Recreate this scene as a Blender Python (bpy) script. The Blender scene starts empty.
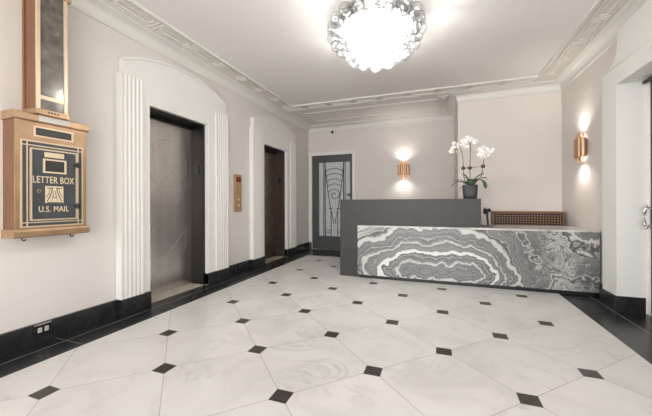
import bpy, bmesh, math, random
from mathutils import Vector, Matrix

random.seed(7)
S = bpy.context.scene
COL = S.collection
PI = math.pi

# ------------------------------------------------------------------ camera
FPX, YAW, ROLL, CY, HC = 309.04, 0.350795, -0.003, 203.1, 1.09
cam_data = bpy.data.cameras.new('camera')
cam_data.sensor_width = 36.0
cam_data.lens = FPX * 36.0 / 652.0
cam_data.shift_y = -(208.0 - CY) / 652.0
cam_data.clip_start = 0.02
cam = bpy.data.objects.new('camera', cam_data)
COL.objects.link(cam)
vx = Vector((math.cos(YAW), math.sin(YAW), 0))
vy = Vector((-math.sin(YAW), math.cos(YAW), 0))
vz = Vector((0, 0, 1))
right = vx * math.cos(ROLL) + vz * math.sin(ROLL)
up = -vx * math.sin(ROLL) + vz * math.cos(ROLL)
back = -vy
M = Matrix((right, up, back)).transposed().to_4x4()
M.translation = Vector((0, 0, HC))
cam.matrix_world = M
S.camera = cam

# ------------------------------------------------------------------ colour management, world, lights
S.view_settings.view_transform = 'Standard'
S.view_settings.look = 'None'
S.view_settings.gamma = 1.0
S.view_settings.use_curve_mapping = False
S.view_settings.exposure = 0.37

world = bpy.data.worlds.new('daylight')
S.world = world
world.use_nodes = True
world.node_tree.nodes['Background'].inputs['Color'].default_value = (0.85, 0.93, 1.0, 1)
world.node_tree.nodes['Background'].inputs['Strength'].default_value = 1.0


def area_light(name, loc, rot, size, size_y, energy, color=(1, 1, 1), spread=PI):
    d = bpy.data.lights.new(name, 'AREA')
    d.shape = 'RECTANGLE'
    d.size, d.size_y, d.energy, d.color, d.spread = size, size_y, energy, color, spread
    o = bpy.data.objects.new(name, d)
    COL.objects.link(o)
    o.location = loc
    o.rotation_euler = rot
    return o


def point_light(name, loc, energy, radius, color=(1, 0.93, 0.85)):
    d = bpy.data.lights.new(name, 'POINT')
    d.energy, d.shadow_soft_size, d.color = energy, radius, color
    o = bpy.data.objects.new(name, d)
    COL.objects.link(o)
    o.location = loc
    return o


# unseen fill light added behind the camera, tilted up to brighten the ceiling
area_light('rear_fill_light', (-0.6, -3.1, 1.5), (math.radians(104), 0, 0), 3.6, 2.2, 170, (0.98, 0.99, 1.0))
# chandelier lamps
for i in range(5):
    a = i * 2 * PI / 5
    point_light('chandelier_lamp', (-0.585 + 0.13 * math.cos(a), 3.05 + 0.13 * math.sin(a), 2.62), 60, 0.05, (1, 0.985, 0.965))


# ------------------------------------------------------------------ materials
def lin(r, g, b):
    f = lambda c: (c / 255) / 12.92 if c / 255 <= 0.04045 else ((c / 255 + 0.055) / 1.055) ** 2.4
    return (f(r), f(g), f(b), 1)


class NT:
    def __init__(s, name):
        s.m = bpy.data.materials.new(name)
        s.m.use_nodes = True
        s.t = s.m.node_tree
        s.b = s.t.nodes['Principled BSDF']

    def n(s, kind, **kw):
        nd = s.t.nodes.new(kind)
        for k, v in kw.items():
            setattr(nd, k, v)
        return nd

    def set(s, sock, v):
        if hasattr(v, 'is_output') or isinstance(v, bpy.types.NodeSocket):
            s.t.links.new(v, sock)
        else:
            sock.default_value = v

    def math(s, op, a, b=None, c=None, clamp=False):
        nd = s.n('ShaderNodeMath', operation=op, use_clamp=clamp)
        s.set(nd.inputs[0], a)
        if b is not None: s.set(nd.inputs[1], b)
        if c is not None: s.set(nd.inputs[2], c)
        return nd.outputs[0]

    def pos(s):
        g = s.n('ShaderNodeNewGeometry')
        return g.outputs['Position']

    def xyz(s, v=None):
        sp = s.n('ShaderNodeSeparateXYZ')
        s.set(sp.inputs[0], v if v is not None else s.pos())
        return sp.outputs

    def comb(s, x, y, z):
        c = s.n('ShaderNodeCombineXYZ')
        for i, v in enumerate((x, y, z)): s.set(c.inputs[i], v)
        return c.outputs[0]

    def noise(s, vec, scale, detail=4, rough=0.55, dist=0.0, dim='3D', w=None):
        nd = s.n('ShaderNodeTexNoise', noise_dimensions=dim)
        if dim != '1D': s.set(nd.inputs['Vector'], vec)
        if w is not None: s.set(nd.inputs['W'], w)
        nd.inputs['Scale'].default_value = scale
        nd.inputs['Detail'].default_value = detail
        nd.inputs['Roughness'].default_value = rough
        nd.inputs['Distortion'].default_value = dist
        return nd.outputs[0]

    def ramp(s, fac, stops, interp='LINEAR'):
        nd = s.n('ShaderNodeValToRGB')
        cr = nd.color_ramp
        cr.interpolation = interp
        while len(cr.elements) < len(stops): cr.elements.new(0.5)
        for e, (p, c) in zip(cr.elements, stops):
            e.position = p
            e.color = c
        s.set(nd.inputs[0], fac)
        return nd.outputs[0]

    def mix(s, fac, a, b, mode='MIX'):
        nd = s.n('ShaderNodeMix', data_type='RGBA', blend_type=mode)
        s.set(nd.inputs[0], fac)
        s.set(nd.inputs[6], a)
        s.set(nd.inputs[7], b)
        return nd.outputs[2]

    def bump(s, h, strength=0.2, dist=0.01):
        nd = s.n('ShaderNodeBump')
        nd.inputs['Strength'].default_value = strength
        nd.inputs['Distance'].default_value = dist
        s.set(nd.inputs['Height'], h)
        s.set(s.b.inputs['Normal'], nd.outputs[0])

    def fin(s, color=None, rough=None, metal=None, **kw):
        if color is not None: s.set(s.b.inputs['Base Color'], color)
        if rough is not None: s.set(s.b.inputs['Roughness'], rough)
        if metal is not None: s.set(s.b.inputs['Metallic'], metal)
        for k, v in kw.items(): s.set(s.b.inputs[k], v)
        return s.m


def paint(name, rgb, rough=0.5, var=0.03, scale=2.0, bump=0.03, bscale=180):
    m = NT(name)
    p = m.pos()
    n = m.noise(p, scale, 3)
    c = lin(*rgb)
    lo = tuple(v * (1 - var) for v in c[:3]) + (1,)
    hi = tuple(min(1, v * (1 + var)) for v in c[:3]) + (1,)
    col = m.ramp(n, [(0.3, lo), (0.7, hi)])
    if bump:
        m.bump(m.noise(p, bscale, 2), bump, 0.002)
    return m.fin(col, rough)


def metal(name, rgb, rough=0.3, var=0.12, stretch=(1, 1, 1), scale=6, bump=0.0, rvar=0.1, met=1.0):
    m = NT(name)
    mp = m.n('ShaderNodeMapping')
    m.set(mp.inputs['Vector'], m.pos())
    mp.inputs['Scale'].default_value = stretch
    n = m.noise(mp.outputs[0], scale, 5, 0.6)
    c = lin(*rgb)
    lo = tuple(v * (1 - var) for v in c[:3]) + (1,)
    hi = tuple(min(1, v * (1 + var)) for v in c[:3]) + (1,)
    col = m.ramp(n, [(0.3, lo), (0.7, hi)])
    r = m.math('MULTIPLY_ADD', n, rvar, rough - rvar / 2)
    if bump: m.bump(n, bump, 0.002)
    return m.fin(col, r, met)


MAT = {}
MAT['wall'] = paint('wall_paint', (219, 214, 209), 0.6, 0.015, 1.5)
MAT['wall_pink'] = paint('wall_paint_warm', (219, 211, 205), 0.6, 0.02, 0.8, 0.06, 60)
MAT['ceil'] = paint('ceiling_paint', (232, 228, 224), 0.7, 0.02, 1.2)
MAT['trim'] = paint('white_gloss_trim', (228, 226, 221), 0.38, 0.01, 2, 0.0)
MAT['cornice'] = paint('cornice_plaster', (222, 219, 213), 0.55, 0.015, 3, 0.0)
MAT['band'] = paint('ceiling_band_plaster', (220, 214, 207), 0.6, 0.02, 3, 0.0)
MAT['fret'] = paint('fret_relief_plaster', (230, 226, 220), 0.55, 0.01, 3, 0.0)
MAT['white'] = paint('white_plastic', (225, 224, 220), 0.4, 0.01, 3, 0.0)
MAT['blackplastic'] = paint('black_plastic', (20, 20, 22), 0.35, 0.05, 8, 0.0)
MAT['iron'] = paint('black_wrought_iron', (38, 38, 38), 0.45, 0.05, 8, 0.0)
MAT['doorgrey'] = paint('charcoal_door_paint', (76, 76, 75), 0.45, 0.04, 4, 0.0)
MAT['charcoal'] = paint('charcoal_linen_laminate', (55, 53, 52), 0.5, 0.14, 9, 0.05, 120)
MAT['kick'] = paint('black_toe_kick', (22, 22, 23), 0.4, 0.05, 5, 0.0)
MAT['sill'] = paint('beige_stone_sill', (176, 166, 154), 0.4, 0.08, 25, 0.0)
MAT['brass'] = metal('antique_brass', (184, 152, 120), 0.38, 0.14, (1, 1, 1), 7, met=0.7)
MAT['brass_side'] = metal('copper_toned_brass', (152, 112, 86), 0.36, 0.15, (1, 1, 0.4), 7, met=0.75)
MAT['brass_light'] = metal('polished_brass_edge', (222, 198, 168), 0.35, 0.05, (1, 1, 1), 20, met=0.4)
MAT['copper'] = metal('brushed_copper', (190, 152, 120), 0.3, 0.1, (1, 1, 0.3), 20, met=0.8)
MAT['copper_in'] = metal('pale_copper_collar', (222, 184, 150), 0.3, 0.1, (1, 1, 0.3), 20)
MAT['callplate'] = metal('bronze_call_plate', (184, 148, 116), 0.42, 0.08, (1, 1, 0.3), 18, met=0.5)
MAT['chrome'] = metal('aged_chrome', (200, 198, 194), 0.22, 0.15, (1, 1, 1), 40)
MAT['steel'] = metal('satin_elevator_steel', (226, 223, 219), 0.3, 0.08, (6, 6, 0.5), 2.2, 0.0, 0.10)
MAT['steel_dim_reflection'] = metal('elevator_steel_dim_reflection', (128, 120, 113), 0.3, 0.1, (6, 6, 0.5), 2.2, 0.0, 0.10)  # same steel as the first door, its dimmer reflections put into the colour
MAT['etch'] = metal('etched_line_steel', (190, 186, 182), 0.42, 0.05)
MAT['jamb'] = metal('dark_bronze_jamb', (64, 60, 58), 0.42, 0.1, (1, 1, 0.3), 10)
MAT['jamb_brown'] = metal('bronze_jamb_reflection_tint', (100, 88, 80), 0.5, 0.1, (1, 1, 0.3), 10)  # same bronze as the first jamb, brown reflections put into the colour
MAT['lbdark'] = paint('blue_black_enamel', (68, 72, 76), 0.35, 0.18, 14, 0.0)
MAT['lbink'] = paint('slate_label_card', (52, 50, 48), 0.4, 0.05, 60, 0.0)
MAT['lbtext'] = paint('cream_raised_lettering', (226, 205, 172), 0.45, 0.04, 30, 0.0)
MAT['plate'] = paint('pale_plate', (205, 200, 192), 0.4, 0.02, 8, 0.0)
MAT['pot'] = paint('dark_grey_pot', (58, 57, 56), 0.5, 0.06, 20, 0.0)
MAT['soil'] = paint('potting_moss', (92, 72, 52), 0.9, 0.3, 60, 0.4, 60)
MAT['moss'] = paint('brown_moss_ball', (104, 76, 55), 0.95, 0.35, 70, 0.6, 70)
MAT['stem'] = paint('orchid_stem_brown', (118, 96, 76), 0.6, 0.15, 30, 0.0)
MAT['leaf'] = paint('orchid_leaf_green', (52, 92, 48), 0.35, 0.3, 14, 0.0)
MAT['petal'] = paint('white_orchid_petal', (244, 243, 240), 0.5, 0.02, 14, 0.0)
MAT['lip'] = paint('orchid_lip', (208, 186, 150), 0.5, 0.1, 30, 0.0)
MAT['red'] = paint('red_indicator', (150, 36, 28), 0.35, 0.1, 30, 0.0)
MAT['glow_white'] = paint('call_button', (232, 216, 196), 0.35, 0.02, 30, 0.0)


def marble_floor():
    m = NT('white_marble_octagon_floor')
    x, y, z = m.xyz()
    s = 0.6157
    ox, oy = -1.7114, 1.5531
    k = 1 / (math.sqrt(2) * s)
    dx = m.math('SUBTRACT', x, ox)
    dy = m.math('SUBTRACT', y, oy)
    u = m.math('MULTIPLY', m.math('ADD', dx, dy), k)
    v = m.math('MULTIPLY', m.math('SUBTRACT', dy, dx), k)
    au = m.math('ABSOLUTE', m.math('SUBTRACT', u, m.math('ROUND', u)))
    av = m.math('ABSOLUTE', m.math('SUBTRACT', v, m.math('ROUND', v)))
    dot = m.math('LESS_THAN', m.math('ADD', au, av), 0.1215)
    inner = m.math('MULTIPLY', m.math('MULTIPLY', m.math('GREATER_THAN', x, -2.45), m.math('LESS_THAN', x, 1.2)), m.math('LESS_THAN', y, 5.8))
    dot = m.math('MULTIPLY', dot, inner)
    joint = m.math('LESS_THAN', m.math('MINIMUM', au, av), 0.0034)
    dotedge = m.math('MULTIPLY', m.math('LESS_THAN', m.math('ADD', au, av), 0.126), inner)
    idv = m.comb(m.math('FLOOR', u), m.math('FLOOR', v), 0.0)
    wn = m.n('ShaderNodeTexWhiteNoise', noise_dimensions='3D')
    m.set(wn.inputs[0], idv)
    off = m.n('ShaderNodeVectorMath', operation='MULTIPLY_ADD')
    m.set(off.inputs[0], wn.outputs['Color'])
    off.inputs[1].default_value = (9, 9, 9)
    m.set(off.inputs[2], m.pos())
    P = off.outputs[0]
    n1 = m.noise(P, 1.3, 6, 0.62, 1.6)
    ridge = m.math('ABSOLUTE', m.math('SUBTRACT', n1, 0.5))
    vein = m.ramp(ridge, [(0.0, (1, 1, 1, 1)), (0.006, (0.5, 0.5, 0.5, 1)), (0.03, (0, 0, 0, 1))])
    gate = m.ramp(m.noise(P, 1.6, 3), [(0.5, (0, 0, 0, 1)), (0.66, (1, 1, 1, 1))])
    veinm = m.math('MULTIPLY', vein, gate)
    n2 = m.noise(P, 2.4, 5, 0.6, 0.8)
    cloud = m.ramp(n2, [(0.3, lin(196, 193, 189)), (0.5, lin(210, 207, 203)), (0.75, lin(218, 215, 211))])
    base = m.mix(m.math('MULTIPLY', veinm, 0.45), cloud, lin(140, 138, 137))
    tone = m.math('MULTIPLY_ADD', wn.outputs['Value'], 0.07, 0.945)
    hs = m.n('ShaderNodeHueSaturation')
    m.set(hs.inputs['Value'], tone)
    m.set(hs.inputs['Color'], base)
    c = m.mix(joint, hs.outputs[0], lin(160, 153, 145))
    dn = m.ramp(m.noise(m.pos(), 30, 4), [(0.3, lin(44, 40, 37)), (0.7, lin(58, 53, 48))])
    c = m.mix(dotedge, c, lin(160, 153, 145))
    c = m.mix(dot, c, dn)
    r = m.math('MULTIPLY_ADD', n2, 0.12, 0.27)
    return m.fin(c, r)


MAT['floor'] = marble_floor()


def black_stone(name, lines):
    m = NT(name)
    x, y, z = m.xyz()
    P = m.pos()
    n = m.noise(P, 4, 8, 0.65, 1.2)
    base = m.ramp(n, [(0.3, lin(24, 25, 27)), (0.62, lin(38, 39, 41)), (0.72, lin(56, 56, 58))])
    rid = m.math('ABSOLUTE', m.math('SUBTRACT', m.noise(P, 2.2, 5, 0.6, 2.0), 0.5))
    base = m.mix(m.math('MULTIPLY', m.math('LESS_THAN', rid, 0.002), 0.15), base, lin(120, 118, 115))
    if lines:
        def near(c, v, w=0.0055): return m.math('LESS_THAN', m.math('ABSOLUTE', m.math('SUBTRACT', c, v)), w)
        tot = near(x, -2.80)
        tot = m.math('MAXIMUM', tot, near(x, 1.637))
        tot = m.math('MAXIMUM', tot, near(y, 6.55))
        fy = m.math('FRACT', m.math('DIVIDE', m.math('SUBTRACT', y, 0.67), 0.93))
        t = m.math('LESS_THAN', fy, 0.007)
        side = m.math('LESS_THAN', x, -2.586)
        tot = m.math('MAXIMUM', tot, m.math('MULTIPLY', t, side))
        fx = m.math('FRACT', m.math('DIVIDE', m.math('ADD', x, 2.586), 0.62))
        t2 = m.math('MULTIPLY', m.math('LESS_THAN', fx, 0.01), m.math('GREATER_THAN', y, 5.95))
        tot = m.math('MAXIMUM', tot, t2)
        tot = m.math('MAXIMUM', tot, m.math('MULTIPLY', near(y, 4.32), m.math('GREATER_THAN', x, 1.336)))
        base = m.mix(m.math('MULTIPLY', tot, 0.9), base, lin(122, 116, 108))
    return m.fin(base, 0.26)


MAT['granite'] = black_stone('black_granite_border', True)
MAT['blackbase'] = black_stone('black_marble_baseboard', False)


def swirl_marble():
    m = NT('swirling_grey_marble')
    x, y, z = m.xyz()
    P2 = m.comb(x, m.math('MULTIPLY', y, 0.6), z)
    w1 = m.math('SUBTRACT', m.noise(P2, 2.3, 2, 0.5), 0.5)
    w2 = m.math('SUBTRACT', m.noise(P2, 7.0, 3, 0.55), 0.5)
    w3 = m.math('SUBTRACT', m.noise(P2, 24.0, 2, 0.5), 0.5)
    chaos = m.math('MULTIPLY', m.math('SUBTRACT', x, 0.35), 1.3, clamp=True)   # the right side swirls more
    # long folds bowing over a centre low in the middle of the slab, steeper to the far end
    er_ = m.math('MAXIMUM', m.math('SUBTRACT', x, 0.42), 0.0)
    el_ = m.math('MAXIMUM', m.math('SUBTRACT', -0.48, x), 0.0)
    ea = m.math('ADD', m.math('MULTIPLY', er_, 1.15), m.math('MULTIPLY', el_, 0.58))
    ea = m.math('MULTIPLY_ADD', m.math('ABSOLUTE', m.math('ADD', x, 0.03)), 0.06, ea)
    eb = m.math('ABSOLUTE', m.math('MULTIPLY', m.math('SUBTRACT', z, 0.16), 1.1))
    er = m.math('SQRT', m.math('ADD', m.math('MULTIPLY', ea, ea), m.math('MULTIPLY', eb, eb)))
    d1 = m.math('ADD', m.math('MULTIPLY', m.math('ADD', ea, eb), 0.5), m.math('MULTIPLY', er, 0.45))
    fx = m.math('MULTIPLY', m.math('SUBTRACT', x, 1.55), 0.8)
    fz = m.math('SUBTRACT', z, 0.76)
    d2 = m.math('SQRT', m.math('ADD', m.math('MULTIPLY', fx, fx), m.math('MULTIPLY', fz, fz)))
    d2 = m.math('ADD', d2, 0.45)
    sm = m.n('ShaderNodeMath', operation='SMOOTH_MIN')
    m.set(sm.inputs[0], d1); m.set(sm.inputs[1], d2); sm.inputs[2].default_value = 0.12
    f = sm.outputs[0]
    f = m.math('MULTIPLY_ADD', w1, m.math('MULTIPLY_ADD', chaos, 0.28, 0.28), f)
    f = m.math('MULTIPLY_ADD', w2, m.math('MULTIPLY_ADD', chaos, 0.24, 0.14), f)
    f = m.math('MULTIPLY_ADD', w3, m.math('MULTIPLY_ADD', chaos, 0.05, 0.025), f)
    b1 = m.noise(None, 24, 3, 0.6, 0, '1D', m.math('ADD', f, 3.1))
    b2 = m.noise(None, 85, 2, 0.6, 0, '1D', m.math('ADD', f, 9.3))
    g = m.math('ADD', m.math('MULTIPLY', b1, 0.62), m.math('MULTIPLY', b2, 0.38))
    col = m.ramp(g, [(0.30, lin(76, 77, 76)), (0.44, lin(108, 109, 107)), (0.53, lin(132, 132, 129)),
                     (0.60, lin(156, 155, 152)), (0.66, lin(200, 198, 193)), (0.73, lin(226, 224, 220))])

    def band(c0, w, soft):
        d = m.math('ABSOLUTE', m.math('SUBTRACT', f, c0))
        return m.ramp(d, [(w, (1, 1, 1, 1)), (w + soft, (0, 0, 0, 1))])
    col = m.mix(m.math('MULTIPLY', band(0.27, 0.020, 0.010), 0.9), col, lin(234, 232, 228))
    col = m.mix(m.math('MULTIPLY', band(0.13, 0.009, 0.006), 0.7), col, lin(222, 220, 216))
    col = m.mix(m.math('MULTIPLY', band(0.40, 0.006, 0.006), 0.7), col, lin(226, 224, 220))
    col = m.mix(m.math('MULTIPLY', band(0.60, 0.016, 0.02), 0.7), col, lin(230, 228, 224))
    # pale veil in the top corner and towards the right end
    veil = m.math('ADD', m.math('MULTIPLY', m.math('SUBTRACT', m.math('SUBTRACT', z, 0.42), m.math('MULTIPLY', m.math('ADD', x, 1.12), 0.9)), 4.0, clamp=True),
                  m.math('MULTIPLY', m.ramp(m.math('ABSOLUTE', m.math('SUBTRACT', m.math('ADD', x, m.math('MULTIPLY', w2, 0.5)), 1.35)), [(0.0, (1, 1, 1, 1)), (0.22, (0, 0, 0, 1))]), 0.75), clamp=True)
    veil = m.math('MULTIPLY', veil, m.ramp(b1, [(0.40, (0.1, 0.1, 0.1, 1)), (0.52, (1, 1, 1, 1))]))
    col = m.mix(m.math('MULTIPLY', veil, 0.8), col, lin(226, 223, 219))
    gr = m.noise(m.pos(), 140, 2)
    col = m.mix(m.math('MULTIPLY', gr, 0.16), col, lin(96, 96, 95))
    return m.fin(col, 0.22)


MAT['swirl'] = swirl_marble()


def pale_top():
    m = NT('pale_marble_top')
    n = m.noise(m.pos(), 5, 5, 0.6, 1.0)
    return m.fin(m.ramp(n, [(0.35, lin(170, 167, 162)), (0.6, lin(208, 205, 200))]), 0.2)


MAT['top'] = pale_top()


def glass_frost():
    m = NT('frosted_door_glass')
    n = m.noise(m.comb(m.xyz()[0], 0, m.math('MULTIPLY', m.xyz()[2], 0.2)), 30, 3)
    return m.fin(m.ramp(n, [(0.3, lin(186, 190, 190)), (0.7, lin(206, 209, 208))]), 0.25)


MAT['frost'] = glass_frost()


def ball_glass():
    m = NT('blown_glass')
    t = m.t
    out = t.nodes['Material Output']
    lw = m.n('ShaderNodeLayerWeight')
    lw.inputs['Blend'].default_value = 0.35
    tr = m.n('ShaderNodeBsdfTransparent')
    tr.inputs[0].default_value = (0.97, 0.97, 0.97, 1)
    gl = m.n('ShaderNodeBsdfGlossy')
    gl.inputs['Color'].default_value = (0.6, 0.6, 0.6, 1)
    gl.inputs['Roughness'].default_value = 0.08
    tl = m.n('ShaderNodeBsdfTranslucent')
    tl.inputs['Color'].default_value = (0.35, 0.35, 0.35, 1)
    mx = m.n('ShaderNodeMixShader')
    mx.inputs[0].default_value = 0.15
    t.links.new(gl.outputs[0], mx.inputs[1])
    t.links.new(tl.outputs[0], mx.inputs[2])
    mx2 = m.n('ShaderNodeMixShader')
    fac = m.math('MULTIPLY_ADD', m.math('POWER', lw.outputs['Facing'], 1.6), 0.66, 0.20, clamp=True)
    m.set(mx2.inputs[0], fac)
    t.links.new(tr.outputs[0], mx2.inputs[1])
    t.links.new(mx.outputs[0], mx2.inputs[2])
    t.links.new(mx2.outputs[0], out.inputs[0])
    return m.m


MAT['ball'] = ball_glass()


def baffle_glass():  # for the dish added to hold back the lamps' upward light
    m = NT('light_baffle_glass')
    out = m.t.nodes['Material Output']
    tr = m.n('ShaderNodeBsdfTransparent'); tr.inputs[0].default_value = (0.5, 0.5, 0.5, 1)
    df = m.n('ShaderNodeBsdfDiffuse'); df.inputs[0].default_value = (0.25, 0.25, 0.25, 1)
    mx = m.n('ShaderNodeMixShader')
    m.set(mx.inputs[0], m.ramp(m.noise(m.pos(), 9, 2), [(0.4, (0.35, 0.35, 0.35, 1)), (0.6, (0.65, 0.65, 0.65, 1))]))
    m.t.links.new(tr.outputs[0], mx.inputs[1]); m.t.links.new(df.outputs[0], mx.inputs[2]); m.t.links.new(mx.outputs[0], out.inputs[0])
    return m.m


MAT['baffle'] = baffle_glass()


def emit(name, rgb, strength):
    m = NT(name)
    return m.fin((0.9, 0.9, 0.9, 1), 0.5, None, **{'Emission Color': rgb, 'Emission Strength': strength})


MAT['bulb'] = emit('lit_bulb', (1, 0.97, 0.93, 1), 5)
MAT['sconce_lamp'] = emit('lit_sconce_lamp', (1, 0.96, 0.9, 1), 8)


def clear_glass(name='dark_glass', rgb=(120, 118, 114), alpha=0.6):
    m = NT(name)
    n = m.noise(m.pos(), 9, 5, 0.6, 0.8)
    c = m.ramp(n, [(0.35, lin(96, 88, 82)), (0.6, lin(130, 124, 118)), (0.75, lin(186, 182, 176))])
    return m.fin(c, 0.14, 0.55)


MAT['chuteglass'] = clear_glass()


def lattice_copper():
    m = NT('woven_copper_lattice')
    x, y, z = m.xyz()
    a = m.math('SINE', m.math('MULTIPLY', m.math('ADD', x, z), 88))
    b = m.math('SINE', m.math('MULTIPLY', m.math('SUBTRACT', x, z), 88))
    k = m.math('MULTIPLY', a, b)
    big = m.noise(m.pos(), 4, 2)
    c = m.ramp(k, [(0.02, lin(34, 28, 24)), (0.25, lin(74, 54, 41)), (0.6, lin(126, 90, 64)), (0.9, lin(190, 158, 128))])
    c = m.mix(m.math('MULTIPLY', big, 0.3), c, lin(92, 62, 42))
    m.bump(k, 0.6, 0.004)
    return m.fin(c, 0.4, 0.2)


MAT['lattice'] = lattice_copper()
MAT['copperwood'] = paint('brown_copper_frame', (118, 80, 56), 0.4, 0.1, 12, 0.0)


# ------------------------------------------------------------------ mesh helpers
def box(bm, lo, hi, bev=0.0):
    lo, hi = Vector(lo), Vector(hi)
    c = (lo + hi) / 2
    d = hi - lo
    mt = Matrix.Translation(c) @ Matrix.Diagonal((d.x, d.y, d.z, 1))
    r = bmesh.ops.create_cube(bm, size=1, matrix=mt)
    if bev:
        es = set()
        for v in r['verts']: es.update(v.link_edges)
        bmesh.ops.bevel(bm, geom=list(es), offset=bev, segments=2, affect='EDGES', profile=0.6)
    return bm


def tube(bm, pts, rad, seg=10, cap=True):
    pts = [Vector(p) for p in pts]
    rads = rad if isinstance(rad, (list, tuple)) else [rad] * len(pts)
    rings = []
    ref = None
    for i, p in enumerate(pts):
        t = (pts[min(i + 1, len(pts) - 1)] - pts[max(i - 1, 0)]).normalized()
        if ref is None:
            ref = Vector((0, 0, 1)) if abs(t.z) < 0.9 else Vector((1, 0, 0))
        a = t.cross(ref).normalized()
        b = t.cross(a).normalized()
        ref = -b if False else ref
        rings.append([bm.verts.new(p + (a * math.cos(k * 2 * PI / seg) + b * math.sin(k * 2 * PI / seg)) * rads[i]) for k in range(seg)])
    for r0, r1 in zip(rings, rings[1:]):
        for k in range(seg):
            bm.faces.new((r0[k], r0[(k + 1) % seg], r1[(k + 1) % seg], r1[k]))
    if cap:
        bm.faces.new(rings[0][::-1])
        bm.faces.new(rings[-1])
    return bm


def lathe(bm, prof, c, seg=32, axis='z'):
    """prof: (radius, height) pairs about a vertical axis through c"""
    c = Vector(c)
    rings = []
    for r, h in prof:
        if r < 1e-6:
            rings.append([bm.verts.new(c + Vector((0, 0, h)))])
        else:
            rings.append([bm.verts.new(c + Vector((r * math.cos(k * 2 * PI / seg), r * math.sin(k * 2 * PI / seg), h))) for k in range(seg)])
    for a, b in zip(rings, rings[1:]):
        for k in range(seg):
            if len(a) == 1 and len(b) == 1: continue
            if len(a) == 1: bm.faces.new((a[0], b[k], b[(k + 1) % seg]))
            elif len(b) == 1: bm.faces.new((a[k], a[(k + 1) % seg], b[0]))
            else: bm.faces.new((a[k], a[(k + 1) % seg], b[(k + 1) % seg], b[k]))
    for rg, fl in ((rings[0], True), (rings[-1], False)):
        if len(rg) > 2: bm.faces.new(rg[::-1] if fl else rg)
    return bm


def prism(bm, pts, vec):
    """extrude a planar polygon (3-D points) by vec"""
    vec = Vector(vec)
    a = [bm.verts.new(Vector(p)) for p in pts]
    b = [bm.verts.new(Vector(p) + vec) for p in pts]
    n = len(a)
    bm.faces.new(a[::-1])
    bm.faces.new(b)
    for i in range(n): bm.faces.new((a[i], a[(i + 1) % n], b[(i + 1) % n], b[i]))
    return bm


def sphere(bm, c, r, u=24, v=14, sc=(1, 1, 1)):
    mt = Matrix.Translation(Vector(c)) @ Matrix.Diagonal((sc[0], sc[1], sc[2], 1))
    bmesh.ops.create_uvsphere(bm, u_segments=u, v_segments=v, radius=r, matrix=mt)
    return bm


def sweep_room(bm, poly, prof):
    """sweep profile (inset d, z) round the closed counter-clockwise polygon with mitres"""
    n = len(poly)
    rows = []
    for i in range(n):
        p0, p1, p2 = Vector(poly[i - 1]), Vector(poly[i]), Vector(poly[(i + 1) % n])
        e0, e1 = (p1 - p0).normalized(), (p2 - p1).normalized()
        n0, n1 = Vector((-e0.y, e0.x)), Vector((-e1.y, e1.x))
        m = (n0 + n1) / (1 + n0.dot(n1))
        rows.append([bm.verts.new((p1.x + m.x * d, p1.y + m.y * d, z)) for d, z in prof])
    for i in range(n):
        a, b = rows[i], rows[(i + 1) % n]
        for k in range(len(prof) - 1):
            bm.faces.new((a[k], b[k], b[k + 1], a[k + 1]))
    return bm


def ribbon(bm, pts, w, origin, ux, uy, nz, th):
    """flat raised line of width w through the 2-D points, on a plane"""
    origin, ux, uy, nz = map(Vector, (origin, ux, uy, nz))
    P = lambda a, b, h: origin + ux * a + uy * b + nz * h
    L, R = [], []
    n = len(pts)
    for i in range(n):
        a = Vector(pts[max(i - 1, 0)]); b = Vector(pts[min(i + 1, n - 1)])
        t = (b - a).normalized()
        q = Vector((-t.y, t.x)) * w / 2
        L.append(Vector(pts[i]) + q); R.append(Vector(pts[i]) - q)
    rows = [[bm.verts.new(P(l.x, l.y, 0)), bm.verts.new(P(l.x, l.y, th)), bm.verts.new(P(r.x, r.y, th)), bm.verts.new(P(r.x, r.y, 0))] for l, r in zip(L, R)]
    for a, b in zip(rows, rows[1:]):
        for k in range(3): bm.faces.new((a[k], a[k + 1], b[k + 1], b[k]))
    bm.faces.new(rows[0]); bm.faces.new(rows[-1][::-1])
    return bm


def wpos(o):
    p = Vector((0, 0, 0))
    while o is not None:
        p += o.location
        o = o.parent
    return p


def obj(name, bm, mat, parent=None, smooth=False, loc=None):
    """link a bmesh in world coordinates as one mesh; its origin is moved to loc (or stays at the parent's)"""
    base = wpos(parent) if parent is not None else Vector((0, 0, 0))
    org = Vector(loc) if loc is not None else base
    bmesh.ops.recalc_face_normals(bm, faces=bm.faces[:])
    bmesh.ops.translate(bm, verts=bm.verts[:], vec=-org)
    me = bpy.data.meshes.new(name)
    bm.to_mesh(me)
    bm.free()
    me.materials.append(MAT[mat] if isinstance(mat, str) else mat)
    if smooth:
        for p in me.polygons: p.use_smooth = True
        try:
            me.set_sharp_from_angle(angle=math.radians(40))
        except Exception:
            pass
    o = bpy.data.objects.new(name, me)
    COL.objects.link(o)
    o.location = org - base
    if parent is not None: o.parent = parent
    return o


def B(): return bmesh.new()


def thing(name, label, cat, loc=(0, 0, 0), group=None, kind=None):
    o = bpy.data.objects.new(name, None)
    COL.objects.link(o)
    o.location = loc
    o.empty_display_size = 0.05
    return tag(o, label, cat, group, kind)


def tag(o, label, cat=None, group=None, kind=None):
    o['label'] = label
    if cat: o['category'] = cat
    if group: o['group'] = group
    if kind: o['kind'] = kind
    return o


def struct(name, bm, mat, label, cat, smooth=False):
    return tag(obj(name, bm, mat, smooth=smooth), label, cat, kind='structure')


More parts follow.
